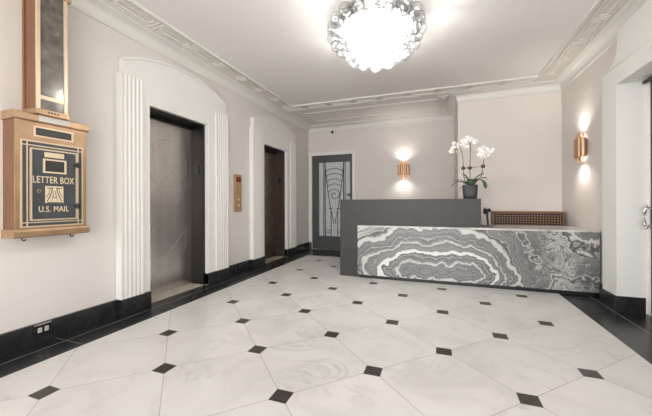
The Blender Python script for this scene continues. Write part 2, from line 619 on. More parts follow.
# ------------------------------------------------------------------ room shell
XL, XR, YA, YB, XB, YN, ZC = -2.96, 1.75, 6.87, 5.63, 0.30, -3.2, 2.92
BX0, BY0, BX1 = -2.584, 5.95, 1.337      # edge of the white marble field
PW = 1.66                                # face of the white portal on the right wall
PY1, PY0 = 3.89, 1.90                    # portal opening
PD = 1.90                                # plane of the side entrance door
EL = [dict(o0=2.455, o1=3.335, p0=2.125, p1=2.37, q0=3.49, q1=3.745), dict(o0=4.755, o1=5.62, p0=4.395, p1=4.64, q0=5.77, q1=6.03)]
ZE = 2.14

bm = B(); box(bm, (BX0, YN, -0.1), (BX1, BY0, 0)); struct('floor', bm, 'floor', 'white marble octagon tile floor with small black square insets', 'floor')
bm = B(); box(bm, (XL - 0.3, YN, -0.1), (BX0, YA, 0)); struct('trim_1', bm, 'granite', 'black stone floor border along the elevator wall', 'floor border')
bm = B(); box(bm, (BX0, BY0, -0.1), (XB, YA, 0)); struct('trim_2', bm, 'granite', 'black stone floor border in front of the glazed charcoal door', 'floor border')
bm = B(); box(bm, (BX1, YN, -0.1), (2.6, YA, 0)); struct('trim_3', bm, 'granite', 'wide black stone floor border beside the white portal', 'floor border')
bm = B(); box(bm, (XL - 0.3, YN, ZC), (2.6, YA + 0.2, ZC + 0.1)); struct('ceiling', bm, 'ceil', 'flat pale grey painted ceiling', 'ceiling')

bm = B()
xs = XL - 0.3
ys = [YN] + [v for e in EL for v in (e['o0'], e['o1'])] + [YA]
for i in range(0, len(ys), 2): box(bm, (xs, ys[i], 0), (XL, ys[i + 1], ZC))
for e in EL: box(bm, (xs, e['o0'], ZE), (XL, e['o1'], ZC))
struct('wall_left', bm, 'wall', 'pale greige wall holding the two elevators and the letter box', 'wall')
bm = B()
DX0, DX1, DZ = -2.865, -1.865, 2.22
box(bm, (XL, YA, 0), (DX0, YA + 0.2, ZC)); box(bm, (DX1, YA, 0), (XB, YA + 0.2, ZC)); box(bm, (DX0, YA, DZ), (DX1, YA + 0.2, ZC))
struct('wall_back', bm, 'wall_pink', 'warm grey back wall of the recess holding the glazed door', 'wall')
bm = B(); box(bm, (XB, YB, 0), (2.6, YA + 0.2, ZC)); struct('wall_projecting', bm, 'wall_pink', 'warm grey wall block projecting behind the marble counter', 'wall')
ZK_ = 2.44
bm = B()
box(bm, (XR, PY1 + 0.1, 0), (XR + 0.12, YB, ZC)); box(bm, (XR, YN, 0), (XR + 0.12, PY0 - 0.1, ZC)); box(bm, (XR, PY0 - 0.1, ZK_), (XR + 0.12, PY1 + 0.1, ZC))
struct('wall_right', bm, 'wall_pink', 'warm grey side wall with the copper sconce beside the portal', 'wall')
# unseen rear wall, with glazing added to go with the fill light
bm = B()
box(bm, (XL, YN - 0.2, 0), (-2.5, YN, ZC)); box(bm, (1.3, YN - 0.2, 0), (2.6, YN, ZC)); box(bm, (-2.5, YN - 0.2, 2.65), (1.3, YN, ZC)); box(bm, (-2.5, YN - 0.2, 0), (1.3, YN, 0.35))
struct('wall_rear', bm, 'wall', 'pale wall round the added glazing', 'wall')
bm = B()
for i in range(5):
    x = -2.5 + i * 0.95
    box(bm, (x - 0.03, YN - 0.12, 0.35), (x + 0.03, YN - 0.06, 2.65))
for z in (0.35, 2.0, 2.62): box(bm, (-2.5, YN - 0.12, z), (1.3, YN - 0.06, z + 0.05))
struct('added_window_1', bm, 'doorgrey', 'dark framed glazing added out of view behind the fill light', 'window')

# cornice and fret band
room = [(XL, YN), (XR, YN), (XR, YB), (XB, YB), (XB, YA), (XL, YA)]
prof = [(0.0, 2.780), (0.012, 2.780), (0.018, 2.787), (0.018, 2.800), (0.011, 2.806), (0.014, 2.812)]
for k in range(9):
    a = k / 8 * PI / 2
    prof.append((0.014 + 0.092 * (1 - math.cos(a)), 2.812 + 0.082 * math.sin(a)))
prof += [(0.112, 2.897), (0.118, 2.903), (0.132, 2.903), (0.140, 2.910), (0.140, 2.92)]
bm = B(); sweep_room(bm, room, prof)
struct('trim_4', bm, 'cornice', 'white cove cornice running round the top of the walls', 'cornice', True)

R1 = (XL + 0.36, 1.37, YN + 0.36, 5.25)      # inner bead rectangle x0,x1,y0,y1
R0 = (XL + 0.13, 1.62, YN + 0.13, 5.50)
bm = B()


def frame(bm, r, w, h):
    x0, x1, y0, y1 = r
    box(bm, (x0, y0, ZC - h), (x0 + w, y1, ZC)); box(bm, (x1 - w, y0, ZC - h), (x1, y1, ZC))
    box(bm, (x0 + w, y0, ZC - h), (x1 - w, y0 + w, ZC)); box(bm, (x0 + w, y1 - w, ZC - h), (x1 - w, y1, ZC))


frame(bm, R1, 0.022, 0.022); frame(bm, (R1[0] - 0.010, R1[1] + 0.010, R1[2] - 0.01, R1[3] + 0.010), 0.012, 0.012)
box(bm, (XL + 0.12, 5.49, ZC - 0.016), (XB + 0.1, 5.515, ZC))
struct('trim_5', bm, 'cornice', 'raised white bead framing the grey ceiling', 'ceiling moulding')
bm = B()
h = 0.0035
x0, x1, y0, y1 = R0
X0, X1, Y0, Y1 = R1
box(bm, (x0, y0, ZC - h), (X0, y1, ZC)); box(bm, (X1, y0, ZC - h), (x1, y1, ZC)); box(bm, (X0, Y1, ZC - h), (X1, y1, ZC)); box(bm, (X0, y0, ZC - h), (X1, Y0, ZC))
struct('trim_6', bm, 'band', 'flat plaster band behind the greek key relief', 'ceiling moulding')


def fret_unit(bm, cx, cy, along, L, W):
    """two nested rectangles and a small link, lying on the ceiling; along: unit vector"""
    A = Vector(along); N = Vector((-A.y, A.x))
    t, hh = 0.009, 0.015

    def bar(a0, a1, n0, n1):
        p = [Vector((cx, cy)) + A * a + N * n for a, n in ((a0, n0), (a1, n0), (a1, n1), (a0, n1))]
        xs_ = [q.x for q in p]; ys_ = [q.y for q in p]
        box(bm, (min(xs_), min(ys_), ZC - hh), (max(xs_), max(ys_), ZC - h))
    for (l, w) in ((L / 2 - 0.018, W / 2), (L / 2 - 0.06, W / 2 - 0.042)):
        bar(-l, l, w - t, w); bar(-l, l, -w, -w + t)
        bar(-l, -l + t, -w + t, w - t); bar(l - t, l, -w + t, w - t)


bm = B()
y = 2.375 + 0.24 - 0.48 * 9
k = 0
while y < 5.3:
    fret_unit(bm, (x0 + X0) / 2 + 0.002, y, (0, 1), 0.48, 0.165)
    fret_unit(bm, (x1 + X1) / 2 + 0.002, y, (0, 1), 0.48, 0.165)
    y += 0.48
x = -0.027 + 0.235 - 0.47 * 6
while x < 1.4:
    fret_unit(bm, x, (Y1 + y1) / 2, (1, 0), 0.47, 0.165)
    x += 0.47
struct('trim_7', bm, 'fret', 'raised greek key relief in the ceiling border', 'ceiling moulding')
bm = B()
frame(bm, (-2.60, 0.03, 5.78, 6.40), 0.020, 0.009)
for d in (0.0, 0.05, 0.10, 0.15):
    x_0, x_1, y_0, y_1 = -0.02 + d * 0.45, 0.185 - d * 0.45, 5.62 + d, 6.56 - d
    frame(bm, (x_0, x_1, y_0, y_1), 0.01, 0.012)
struct('trim_8', bm, 'fret', 'rectangular plaster panel relief on the recess ceiling', 'ceiling moulding')


# baseboards
def base_profile_box(bm, lo, hi):
    box(bm, lo, hi, 0.004)


ZB, TB = 0.158, 0.03
bm = B()
segs = [(YN, EL[0]['p0']), (EL[0]['q1'], EL[1]['p0']), (EL[1]['q1'], YA)]
for a, b in segs: base_profile_box(bm, (XL, a, 0), (XL + TB, b, ZB))
struct('baseboard_left', bm, 'blackbase', 'black stone baseboard under the letter box and between the elevators', 'baseboard')
bm = B(); base_profile_box(bm, (XL + TB, YA - TB, 0), (DX0 - 0.005, YA, ZB)); base_profile_box(bm, (DX1 + 0.085, YA - TB, 0), (XB, YA, ZB))
struct('baseboard_back', bm, 'blackbase', 'black stone baseboard beside the glazed charcoal door', 'baseboard')
bm = B(); base_profile_box(bm, (XR - TB, 4.24, 0), (XR, YB, ZB)); base_profile_box(bm, (XR - TB, YN, 0), (XR, 1.55, ZB))
struct('baseboard_right', bm, 'blackbase', 'black stone baseboard at the end of the marble counter', 'baseboard')

# ------------------------------------------------------------------ elevators
LAB = ['', '']
ELN = [('wide white fluted surround of the elevator next to the letter box', 'steel elevator door next to the letter box, with faint etched circles'),
       ('white arched surround of the elevator next to the glazed door', 'narrow elevator door next to the glazed door, its dim reflections painted dark')]
for i, e in enumerate(EL):
    sur = thing('trim_%d' % (9 + i), ELN[i][0], 'door surround', (XL, (e['o0'] + e['o1']) / 2, 0), kind='structure')
    # casing round the opening
    bm = B()
    box(bm, (XL, e['p1'], 0), (XL + 0.06, e['o0'] + 0.0, 2.355))
    box(bm, (XL, e['o1'], 0), (XL + 0.06, e['q0'], 2.355))
    box(bm, (XL, e['o0'], ZE), (XL + 0.06, e['o1'], 2.355))
    c0, c1 = e['o0'] - 0.0, e['o1'] + 0.0
    box(bm, (XL + 0.06, c1 + 0.012, 0.16), (XL + 0.064, c1 + 0.024, ZE + 0.0))
    obj('casing', bm, 'trim', sur)
    for (a, b) in ((e['p0'], e['p1']), (e['q0'], e['q1'])):
        # fluted pilaster as one extruded outline
        w = b - a
        nfl = 5
        pts = [(XL, a), (XL + 0.075, a), (XL + 0.075, a + 0.012)]
        fw = (w - 0.024) / nfl
        for kf in range(nfl):
            s0 = a + 0.012 + kf * fw
            for t_ in range(0, 7):
                an = t_ / 6 * PI
                pts.append((XL + 0.075 - 0.005 * math.sin(an) ** 2, s0 + 0.006 + (fw - 0.012) * t_ / 6))
        pts += [(XL + 0.075, b), (XL, b)]
        clean = []
        for p in pts:
            if not clean or (abs(p[0] - clean[-1][0]) + abs(p[1] - clean[-1][1])) > 1e-5: clean.append(p)
        bm = B(); prism(bm, [(p[0], p[1], 0.13) for p in clean], (0, 0, 2.235))
        obj('pilaster', bm, 'trim', sur)
        bm = B(); box(bm, (XL, a - 0.006, 0), (XL + 0.092, b + 0.006, ZB), 0.004)
        obj('plinth', bm, 'blackbase', sur)
    for (a, b) in ((e['p1'] + 0.006, e['o0']), (e['o1'], e['q0'] - 0.006)):
        bm = B(); box(bm, (XL, a, 0), (XL + 0.078, b, ZB), 0.004); obj('plinth', bm, 'blackbase', sur)
    # segmental pediment
    a, b = e['p0'] + 0.035, e['q1'] - 0.035

    def arch(a, b, z0, z1, rise, n=24):
        pts = [(a, z0), (b, z0), (b, z1)]
        for k_ in range(1, n):
            t_ = 1 - k_ / n
            pts.append((a + (b - a) * t_, z1 + rise * (1 - (2 * t_ - 1) ** 2)))
        pts.append((a, z1))
        return pts
    bm = B(); prism(bm, [(XL, y_, z_) for y_, z_ in arch(a, b, 2.355, 2.515, 0.175)], (0.060, 0, 0))
    obj('pediment', bm, 'trim', sur)
    bm = B()
    outer = arch(a - 0.012, b + 0.012, 2.51, 2.525, 0.178)[2:]
    inner = arch(a + 0.012, b - 0.012, 2.51, 2.505, 0.170)[2:]
    prism(bm, [(XL, y_, z_) for y_, z_ in outer + inner[::-1]], (0.073, 0, 0))
    obj('arch_moulding', bm, 'trim', sur)
    # the elevator opening
    dr = thing('door_%d' % (1 + i), ELN[i][1], 'elevator door', (XL - 0.2, (e['o0'] + e['o1']) / 2, 0), kind='structure')
    xd = XL - 0.19
    bm = B(); box(bm, (xd - 0.04, e['o0'], 0.012), (xd, e['o1'], ZE - 0.04)); obj('door_panel', bm, 'steel' if i == 0 else 'steel_dim_reflection', dr)
    # etched circles and crossing lines
    cy = (e['o0'] + e['o1']) / 2 + 0.02
    bm = B()
    o_, ux, uz, nx = (xd, 0, 0), (0, 1, 0), (0, 0, 1), (1, 0, 0)
    for cz in (1.58, 0.62):
        ribbon(bm, [(cy + 0.295 * math.cos(k_ * 2 * PI / 48), cz + 0.295 * math.sin(k_ * 2 * PI / 48)) for k_ in range(49)], 0.004, o_, ux, uz, nx, 0.0015)
        ribbon(bm, [(cy - 0.36, cz - 0.52), (cy + 0.36, cz + 0.20)], 0.0025, o_, ux, uz, nx, 0.0015)
        ribbon(bm, [(cy - 0.36, cz - 0.02), (cy + 0.22, cz + 0.52)], 0.0025, o_, ux, uz, nx, 0.0015)
        ribbon(bm, [(cy - 0.34, cz + 0.30), (cy + 0.34, cz - 0.34)], 0.003, o_, ux, uz, nx, 0.0015)
    obj('etched_pattern', bm, 'etch', dr)
    jm = 'jamb' if i == 0 else 'jamb_brown'
    bm = B(); box(bm, (XL - 0.29, e['o1'] - 0.035, 0.01), (XL + 0.012, e['o1'], ZE), 0.002); obj('jamb', bm, jm, dr)
    bm = B(); box(bm, (XL - 0.29, e['o0'], 0.01), (XL + 0.012, e['o0'] + 0.02, ZE), 0.002); obj('jamb', bm, jm, dr)
    bm = B(); box(bm, (XL - 0.29, e['o0'] + 0.02, ZE - 0.02), (XL + 0.012, e['o1'] - 0.035, ZE), 0.002)
    box(bm, (XL - 0.29, e['o0'] + 0.02, ZE - 0.06), (XL - 0.16, e['o1'] - 0.035, ZE - 0.02))
    obj('head', bm, 'kick', dr)
    bm = B(); box(bm, (XL - 0.29, e['o0'], 0), (XL + 0.005, e['o1'], 0.012), 0.002); obj('sill', bm, 'sill', dr)
    bm = B(); box(bm, (XL - 0.125, e['o1'] - 0.045, 1.49), (XL - 0.055, e['o1'] - 0.035, 1.60), 0.002)
    ind = obj('floor_indicator', bm, 'blackplastic', dr)
    bm = B(); box(bm, (XL - 0.105, e['o1'] - 0.047, 1.535), (XL - 0.075, e['o1'] - 0.045, 1.565)); obj('display', bm, 'iron', ind)
    bm = B(); box(bm, (xd - 0.5, e['o0'] - 0.2, 0), (xd - 0.45, e['o1'] + 0.2, 2.5)); obj('shaft_back', bm, 'kick', dr)

# ------------------------------------------------------------------ glazed charcoal door in the recess
dr = thing('door_3', 'charcoal door with frosted glass and curled black ironwork', 'door', ((DX0 + DX1) / 2, YA, 0), kind='structure')
yf = YA - 0.005
bm = B()
box(bm, (DX0 - 0.075, YA - 0.03, 0.0), (DX0 + 0.0, YA, DZ + 0.075), 0.004); box(bm, (DX1, YA - 0.03, 0), (DX1 + 0.08, YA, DZ + 0.075), 0.004)
box(bm, (DX0, YA - 0.03, DZ), (DX1, YA, DZ + 0.075), 0.004)
obj('casing', bm, 'trim', dr)
gx0, gx1, gz0, gz1 = -2.695, -1.925, 0.31, 2.05
bm = B()
box(bm, (DX0, YA, 0.012), (gx0, YA + 0.05, DZ), 0.002); box(bm, (gx1, YA, 0.012), (DX1, YA + 0.05, DZ), 0.002)
box(bm, (gx0, YA, gz1), (gx1, YA + 0.05, DZ), 0.002); box(bm, (gx0, YA, 0.012), (gx1, YA + 0.05, gz0), 0.002)
lf = obj('door_leaf', bm, 'doorgrey', dr)
bm = B(); box(bm, (gx0, YA + 0.02, gz0), (gx1, YA + 0.03, gz1)); obj('frosted_glass', bm, 'frost', dr)
bm = B(); box(bm, (DX0, YA - 0.01, 0), (DX1, YA + 0.2, 0.012)); obj('threshold', bm, 'chrome', dr)
bm = B()
O, UX, UZ, NN = (0, YA + 0.019, 0), (1, 0, 0), (0, 0, 1), (0, -1, 0)
cx = -2.31
rb = lambda pts, w=0.013: ribbon(bm, pts, w, O, UX, UZ, NN, 0.014)
for s in (-1, 1):
    rb([(cx + s * 0.232, gz0), (cx + s * 0.232, gz1)], 0.022)
    rb([(cx + s * 0.275, gz0), (cx + s * 0.275, gz1)], 0.008)
    rb([(cx + s * 0.225, 1.92), (cx + s * 0.165, 1.40), (cx + s * 0.095, 0.97), (cx + s * 0.018, 0.66)], 0.012)
    rb([(cx + s * 0.082, gz0), (cx + s * 0.082, 0.93)], 0.013)
    rb([(cx + s * 0.06, 0.96), (cx + s * 0.135, 0.96)], 0.02)
    for z in (0.40, 0.45): rb([(cx + s * 0.082, z), (cx + s * 0.232, z)], 0.011)
for zt, hw in ((1.905, 0.222), (1.785, 0.208), (1.66, 0.193), (1.54, 0.178)):
    rb([(cx + hw * math.sin(t_) / math.sin(1.0), zt - 0.075 * (1 - math.cos(t_)) / (1 - math.cos(1.0))) for t_ in [-1 + k_ / 10 for k_ in range(21)]], 0.013)
sp = []
for k_ in range(46):
    t_ = k_ / 45
    ang = PI * 0.98 - t_ * 4.6 * PI / 1.6
    r_ = 0.155 * (1 - t_) ** 0.8 + 0.012
    sp.append((cx + 0.006 + r_ * math.cos(ang), 1.285 + 0.9 * r_ * math.sin(ang)))
rb(sp, 0.013)
rb([(cx + 0.035 * math.cos(k_ * PI / 12), 0.64 + 0.035 * math.sin(k_ * PI / 12)) for k_ in range(25)], 0.009)
obj('ironwork', bm, 'iron', dr)
bm = B(); sphere(bm, (DX1 - 0.075, YA - 0.05, 1.285), 0.03); tube(bm, [(DX1 - 0.075, YA, 1.285), (DX1 - 0.075, YA - 0.04, 1.285)], 0.012)
obj('door_knob', bm, 'brass_side', dr, True)

# ------------------------------------------------------------------ white portal on the right wall
po = thing('trim_11', 'tall white portal surround beside the marble counter', 'door surround', (XR, (PY0 + PY1) / 2, 0), kind='structure')
ZO, ZK = 2.265, 2.455
PE = 4.17
bm = B()
box(bm, (PW, PY1, 0.0), (PD, PE, ZK), 0.004) if False else box(bm, (PW, PY1, 0.0), (XR, PE, ZK))
box(bm, (XR, PY1, 0), (PD + 0.1, PY1 + 0.12, ZK))
obj('pier', bm, 'trim', po)
bm = B(); box(bm, (PW, 1.60, 0), (XR, PY0, ZK)); box(bm, (XR, PY0 - 0.12, 0), (PD + 0.1, PY0, ZK)); obj('pier', bm, 'trim', po)
bm = B(); box(bm, (PW, PY0, ZO), (PD + 0.1, PY1, ZK)); obj('lintel', bm, 'trim', po)
bm = B()
# frieze with a concave shoulder dying into the cornice
y_a, y_b = 4.12, 3.88
pts = [(y_a, ZK)]
for k_ in range(1, 11):
    t_ = k_ / 10 * PI / 2
    pts.append((y_b + (y_a - y_b) * (1 - math.sin(t_)), ZK + 0.20 * (1 - math.cos(t_))))
pts += [(y_b, 2.80), (1.88, 2.80), (1.88, ZK + 0.2), (1.64, ZK)]
prism(bm, [(PW + 0.004, p[0], p[1]) for p in pts], (XR - PW - 0.004, 0, 0))
obj('frieze', bm, 'trim', po)
bm = B(); box(bm, (PW - 0.006, 1.60, ZK - 0.012), (PW, PE + 0.002, ZK), 0.001); obj('bead', bm, 'trim', po)
bm = B(); box(bm, (PW - 0.014, PY1 - 0.014, 0), (XR, PE + 0.014, ZB), 0.003); box(bm, (XR, PY1 - 0.014, 0), (PD - 0.02, PY1 + 0.02, ZB)); obj('plinth', bm, 'blackbase', po)
bm = B(); box(bm, (PW - 0.014, 1.60, 0), (PD - 0.02, PY0 + 0.014, ZB), 0.003); obj('plinth', bm, 'blackbase', po)
bm = B(); box(bm, (XR + 0.1, PY0 - 0.1, ZO), (2.6, PY1 + 0.1, ZO + 0.05)); obj('soffit', bm, 'trim', po)

# side entrance door set at the back of the portal
d4 = thing('door_4', 'side entrance door at the back of the white portal', 'door', (PD, PY1, 0), kind='structure')
bm = B(); box(bm, (PD, PY1 - 0.035, 0.0), (PD + 0.05, PY1, ZO), 0.003); box(bm, (PD, PY0, 0.0), (PD + 0.05, PY0 + 0.035, ZO), 0.003); obj('frame', bm, 'trim', d4)
bm = B()
ya, yb = PY0 + 0.04, PY1 - 0.04
ym = (ya + yb) / 2
for (a, b) in ((ya, ym - 0.003), (ym + 0.003, yb)):
    box(bm, (PD + 0.005, a, 0.01), (PD + 0.05, a + 0.11, ZO - 0.01)); box(bm, (PD + 0.005, b - 0.11, 0.01), (PD + 0.05, b, ZO - 0.01))
    box(bm, (PD + 0.005, a + 0.11, 0.01), (PD + 0.05, b - 0.11, 0.3)); box(bm, (PD + 0.005, a + 0.11, ZO - 0.14), (PD + 0.05, b - 0.11, ZO - 0.01))
obj('door_leaf', bm, 'jamb_brown', d4)
bm = B()
for (a, b) in ((ya + 0.11, ym - 0.113), (ym + 0.113, yb - 0.11)): box(bm, (PD + 0.02, a, 0.3), (PD + 0.03, b, ZO - 0.14))
obj('pane', bm, 'frost', d4)
bm = B()
hx, hy = PD - 0.055, 3.80
box(bm, (PD - 0.008, hy - 0.03, 0.83), (PD + 0.004, hy + 0.03, 1.06), 0.003)
obj('lock_plate', bm, 'iron', d4)
bm = B()
tube(bm, [(PD - 0.004, hy, 1.03), (hx, hy, 1.035), (hx - 0.012, hy, 1.0), (hx - 0.008, hy + 0.01, 0.95), (hx - 0.012, hy, 0.89), (hx, hy, 0.86), (PD - 0.004, hy, 0.865)], [0.012, 0.013, 0.015, 0.011, 0.015, 0.013, 0.012], 12)
sphere(bm, (hx, hy, 1.05), 0.014); sphere(bm, (hx, hy, 0.845), 0.014)
obj('pull_handle', bm, 'chrome', d4, True)
bm = B(); box(bm, (PD - 0.06, 3.55, 2.225), (PD - 0.03, 3.84, 2.25), 0.003); box(bm, (PD - 0.03, 3.52, 2.20), (PD + 0.01, 3.60, 2.262), 0.003); obj('door_closer', bm, 'iron', d4)

# ------------------------------------------------------------------ reception desk
dk = thing('reception_desk', 'reception desk with a swirling grey marble front and charcoal upstand', 'desk', (0.3, 4.7, 0))
bm = B(); box(bm, (-1.405, 4.455, 0.0), (0.512, 4.79, 1.142), 0.003); obj('charcoal_upstand', bm, 'charcoal', dk)
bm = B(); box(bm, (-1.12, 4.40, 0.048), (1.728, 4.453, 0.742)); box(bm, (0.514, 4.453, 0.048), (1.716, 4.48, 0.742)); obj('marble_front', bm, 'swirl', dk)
bm = B(); box(bm, (-1.122, 4.398, 0.7425), (1.73, 4.453, 0.764), 0.002); box(bm, (0.514, 4.452, 0.7425), (1.745, 5.12, 0.764), 0.002); obj('marble_top', bm, 'top', dk)
bm = B(); box(bm, (-1.10, 4.425, 0.0), (1.71, 4.453, 0.047)); box(bm, (0.52, 4.453, 0), (1.71, 4.49, 0.047)); obj('toe_kick', bm, 'kick', dk)

# handset on its cradle, on the counter beside the upstand
ph = thing('desk_telephone', 'black telephone with upright handset on the marble counter beside the charcoal upstand', 'telephone', (0.60, 4.62, 0.764))
bm = B()
prism(bm, [(0.545, 4.53, 0.764), (0.665, 4.53, 0.764), (0.665, 4.53, 0.776), (0.545, 4.53, 0.79)], (0, 0.16, 0))
obj('phone_base', bm, 'blackplastic', ph)
bm = B(); tube(bm, [(0.610, 4.60, 0.775), (0.608, 4.60, 0.84), (0.600, 4.60, 0.91), (0.604, 4.60, 0.96), (0.602, 4.60, 0.985)], [0.013, 0.013, 0.012, 0.013, 0.012], 10)
obj('neck', bm, 'blackplastic', ph, True)
bm = B(); tube(bm, [(0.575, 4.60, 0.935), (0.572, 4.60, 0.97), (0.585, 4.60, 1.005), (0.615, 4.60, 0.998), (0.638, 4.60, 0.975)], [0.014, 0.023, 0.028, 0.024, 0.016], 12)
obj('handset', bm, 'blackplastic', ph, True)

# woven copper panel cabinet behind the counter
rc = thing('radiator_cabinet', 'low copper cabinet with a woven lattice face behind the marble counter', 'cabinet', (1.2, 5.5, 0))
cx0, cx1, cy0, cz = 0.785, 1.70, 5.38, 0.955
bm = B()
box(bm, (cx0, cy0, 0), (cx0 + 0.018, YB - 0.005, cz - 0.03), 0.003); box(bm, (cx1 - 0.018, cy0, 0), (cx1, YB - 0.005, cz - 0.03), 0.003); box(bm, (cx0 + 0.018, cy0, 0), (cx1 - 0.018, cy0 + 0.03, 0.1))
box(bm, (cx0 + 0.018, cy0 + 0.2, 0), (cx1 - 0.018, cy0 + 0.22, cz - 0.03))
obj('cabinet_frame', bm, 'copperwood', rc)
bm = B(); box(bm, (cx0 - 0.005, cy0 - 0.008, cz - 0.03), (cx1 + 0.005, YB - 0.005, cz), 0.003); obj('cabinet_top', bm, 'copperwood', rc)
bm = B(); box(bm, (cx0 + 0.018, cy0 + 0.008, 0.1), (cx1 - 0.018, cy0 + 0.02, cz - 0.03)); obj('lattice_panel', bm, 'lattice', rc)

# ------------------------------------------------------------------ orchid
PX, PY_, PZ = 0.394, 4.61, 1.142
orc = thing('potted_orchid', 'white orchid in a dark grey pot on the charcoal upstand', 'plant', (PX, PY_, PZ))
bm = B()
nn = 32
rings = []
for (h_, r_) in ((0.0, 0.078), (0.004, 0.082), (0.05, 0.089), (0.12, 0.094), (0.182, 0.096), (0.188, 0.093), (0.188, 0.086), (0.165, 0.085)):
    rg = []
    for k_ in range(nn):
        a = k_ * 2 * PI / nn
        c_, s_ = math.cos(a), math.sin(a)
        q = r_ / (abs(c_) ** 5 + abs(s_) ** 5) ** 0.2 * (0.98)
        rg.append(bm.verts.new((PX + q * c_, PY_ + q * s_, PZ + h_)))
    rings.append(rg)
for a, b in zip(rings, rings[1:]):
    for k_ in range(nn): bm.faces.new((a[k_], a[(k_ + 1) % nn], b[(k_ + 1) % nn], b[k_]))
bm.faces.new(rings[0][::-1]); bm.faces.new(rings[-1])
obj('pot', bm, 'pot', orc, True)
bm = B(); box(bm, (PX - 0.08, PY_ - 0.08, PZ + 0.166), (PX + 0.08, PY_ + 0.08, PZ + 0.182), 0.004)
for _ in range(40): sphere(bm, (PX + random.uniform(-.07, .07), PY_ + random.uniform(-.07, .07), PZ + 0.182), random.uniform(.006, .014), 8, 5)
obj('soil', bm, 'soil', orc, True)


def leaf(pts, width, fold=0.25, droop_side=(0, 1, 0)):
    bm = B()
    pts = [Vector(p) for p in pts]
    # resample with catmull-rom
    P = [pts[0]] + pts + [pts[-1]]
    C = []
    for i in range(1, len(P) - 2):
        for s in range(6):
            t = s / 6
            C.append(0.5 * ((2 * P[i]) + (-P[i - 1] + P[i + 1]) * t + (2 * P[i - 1] - 5 * P[i] + 4 * P[i + 1] - P[i + 2]) * t * t + (-P[i - 1] + 3 * P[i] - 3 * P[i + 1] + P[i + 2]) * t ** 3))
    C.append(pts[-1])
    rows = []
    n = len(C)
    for i, c in enumerate(C):
        t = (C[min(i + 1, n - 1)] - C[max(i - 1, 0)]).normalized()
        sd = t.cross(Vector((0, 0, 1)))
        if sd.length < 0.2: sd = Vector(droop_side)
        sd.normalize()
        nm = sd.cross(t).normalized()
        u = i / (n - 1)
        w = width * (0.35 + 0.65 * math.sin(min(1, u * 1.35) * PI / 2)) * (1 if u < 0.72 else math.sqrt(max(0.0, 1 - ((u - 0.72) / 0.285) ** 2)))
        rows.append([c + sd * w * k_ + nm * abs(k_) * w * fold for k_ in (-1, -0.5, 0, 0.5, 1)])
    for off in (0.0, -0.0025):
        vr = [[bm.verts.new(v + Vector((0, 0, off))) for v in r] for r in rows]
        for a, b in zip(vr, vr[1:]):
            for k_ in range(4): bm.faces.new((a[k_], a[k_ + 1], b[k_ + 1], b[k_]))
    return bm


zt = PZ + 0.175
LV = [([(PX - .03, PY_, zt), (PX - .10, PY_ - .02, zt + .055), (PX - .17, PY_ - .04, zt + .05), (PX - .235, PY_ - .05, zt - .005)], .030),
      ([(PX - .03, PY_ + .03, zt), (PX - .09, PY_ + .05, zt + .08), (PX - .16, PY_ + .06, zt + .085), (PX - .21, PY_ + .07, zt + .07)], .022),
      ([(PX - .0, PY_ - .02, zt), (PX - .03, PY_ - .04, zt + .08), (PX - .07, PY_ - .05, zt + .14), (PX - .10, PY_ - .05, zt + .165)], .034),
      ([(PX + .01, PY_ - .03, zt), (PX + .05, PY_ - .05, zt + .07), (PX + .10, PY_ - .06, zt + .125), (PX + .165, PY_ - .07, zt + .16)], .036),
      ([(PX + .03, PY_ - .01, zt), (PX + .09, PY_ - .04, zt + .075), (PX + .15, PY_ - .07, zt + .05), (PX + .175, PY_ - .09, zt - .04)], .044),
      ([(PX + .02, PY_ + .03, zt), (PX + .09, PY_ + .04, zt + .085), (PX + .16, PY_ + .04, zt + .105), (PX + .215, PY_ + .04, zt + .10)], .026),
      ([(PX, PY_ + .02, zt), (PX + .02, PY_ + .06, zt + .07), (PX + .05, PY_ + .11, zt + .10), (PX + .07, PY_ + .16, zt + .08)], .034),
      ([(PX - .02, PY_ - .03, zt), (PX - .04, PY_ - .09, zt + .05), (PX - .02, PY_ - .14, zt + .05), (PX + .0, PY_ - .18, zt + .01)], .030)]
for pts, w in LV: obj('leaf', leaf(pts, w), 'leaf', orc, True)
bm = B(); tube(bm, [(PX - .07, PY_ - .07, zt), (PX - .12, PY_ - .09, zt - .02), (PX - .145, PY_ - .10, zt - .09)], [.004, .004, .002], 6); obj('aerial_root', bm, 'stem', orc, True)
# stems, moss balls, cross stick
Zb = 1.562
ST = [([(.345, 4.60, zt), (.318, 4.60, 1.45), (.312, 4.60, 1.56), (.306, 4.60, 1.70), (.29, 4.60, 1.80), (.262, 4.60, 1.862)], .0055),
      ([(.385, 4.61, zt), (.394, 4.61, 1.45), (.394, 4.61, 1.56), (.400, 4.61, 1.72), (.402, 4.61, 1.86), (.395, 4.61, 1.925)], .0055),
      ([(.43, 4.60, zt), (.535, 4.60, 1.45), (.552, 4.60, 1.57), (.562, 4.60, 1.66), (.580, 4.60, 1.70), (.605, 4.60, 1.765)], .005)]
for pts, r_ in ST:
    bm = B(); tube(bm, pts, r_, 8); obj('flower_stem', bm, 'stem', orc, True)
for (a, b) in ((.31, 4.60), (.394, 4.61), (.552, 4.60)):
    bm = B()
    sphere(bm, (a, b, Zb + (.012 if a > .5 else 0)), .027, 18, 12, (1, 1, .85))
    for v in bm.verts:
        c_ = Vector((a, b, Zb)); d_ = v.co - c_
        v.co = c_ + d_ * random.uniform(.85, 1.2)
    obj('moss_ball', bm, 'moss', orc, True)
bm = B(); tube(bm, [(.30, 4.602, 1.562), (.43, 4.604, 1.566), (.565, 4.602, 1.576)], .004, 6); obj('cross_stick', bm, 'stem', orc)


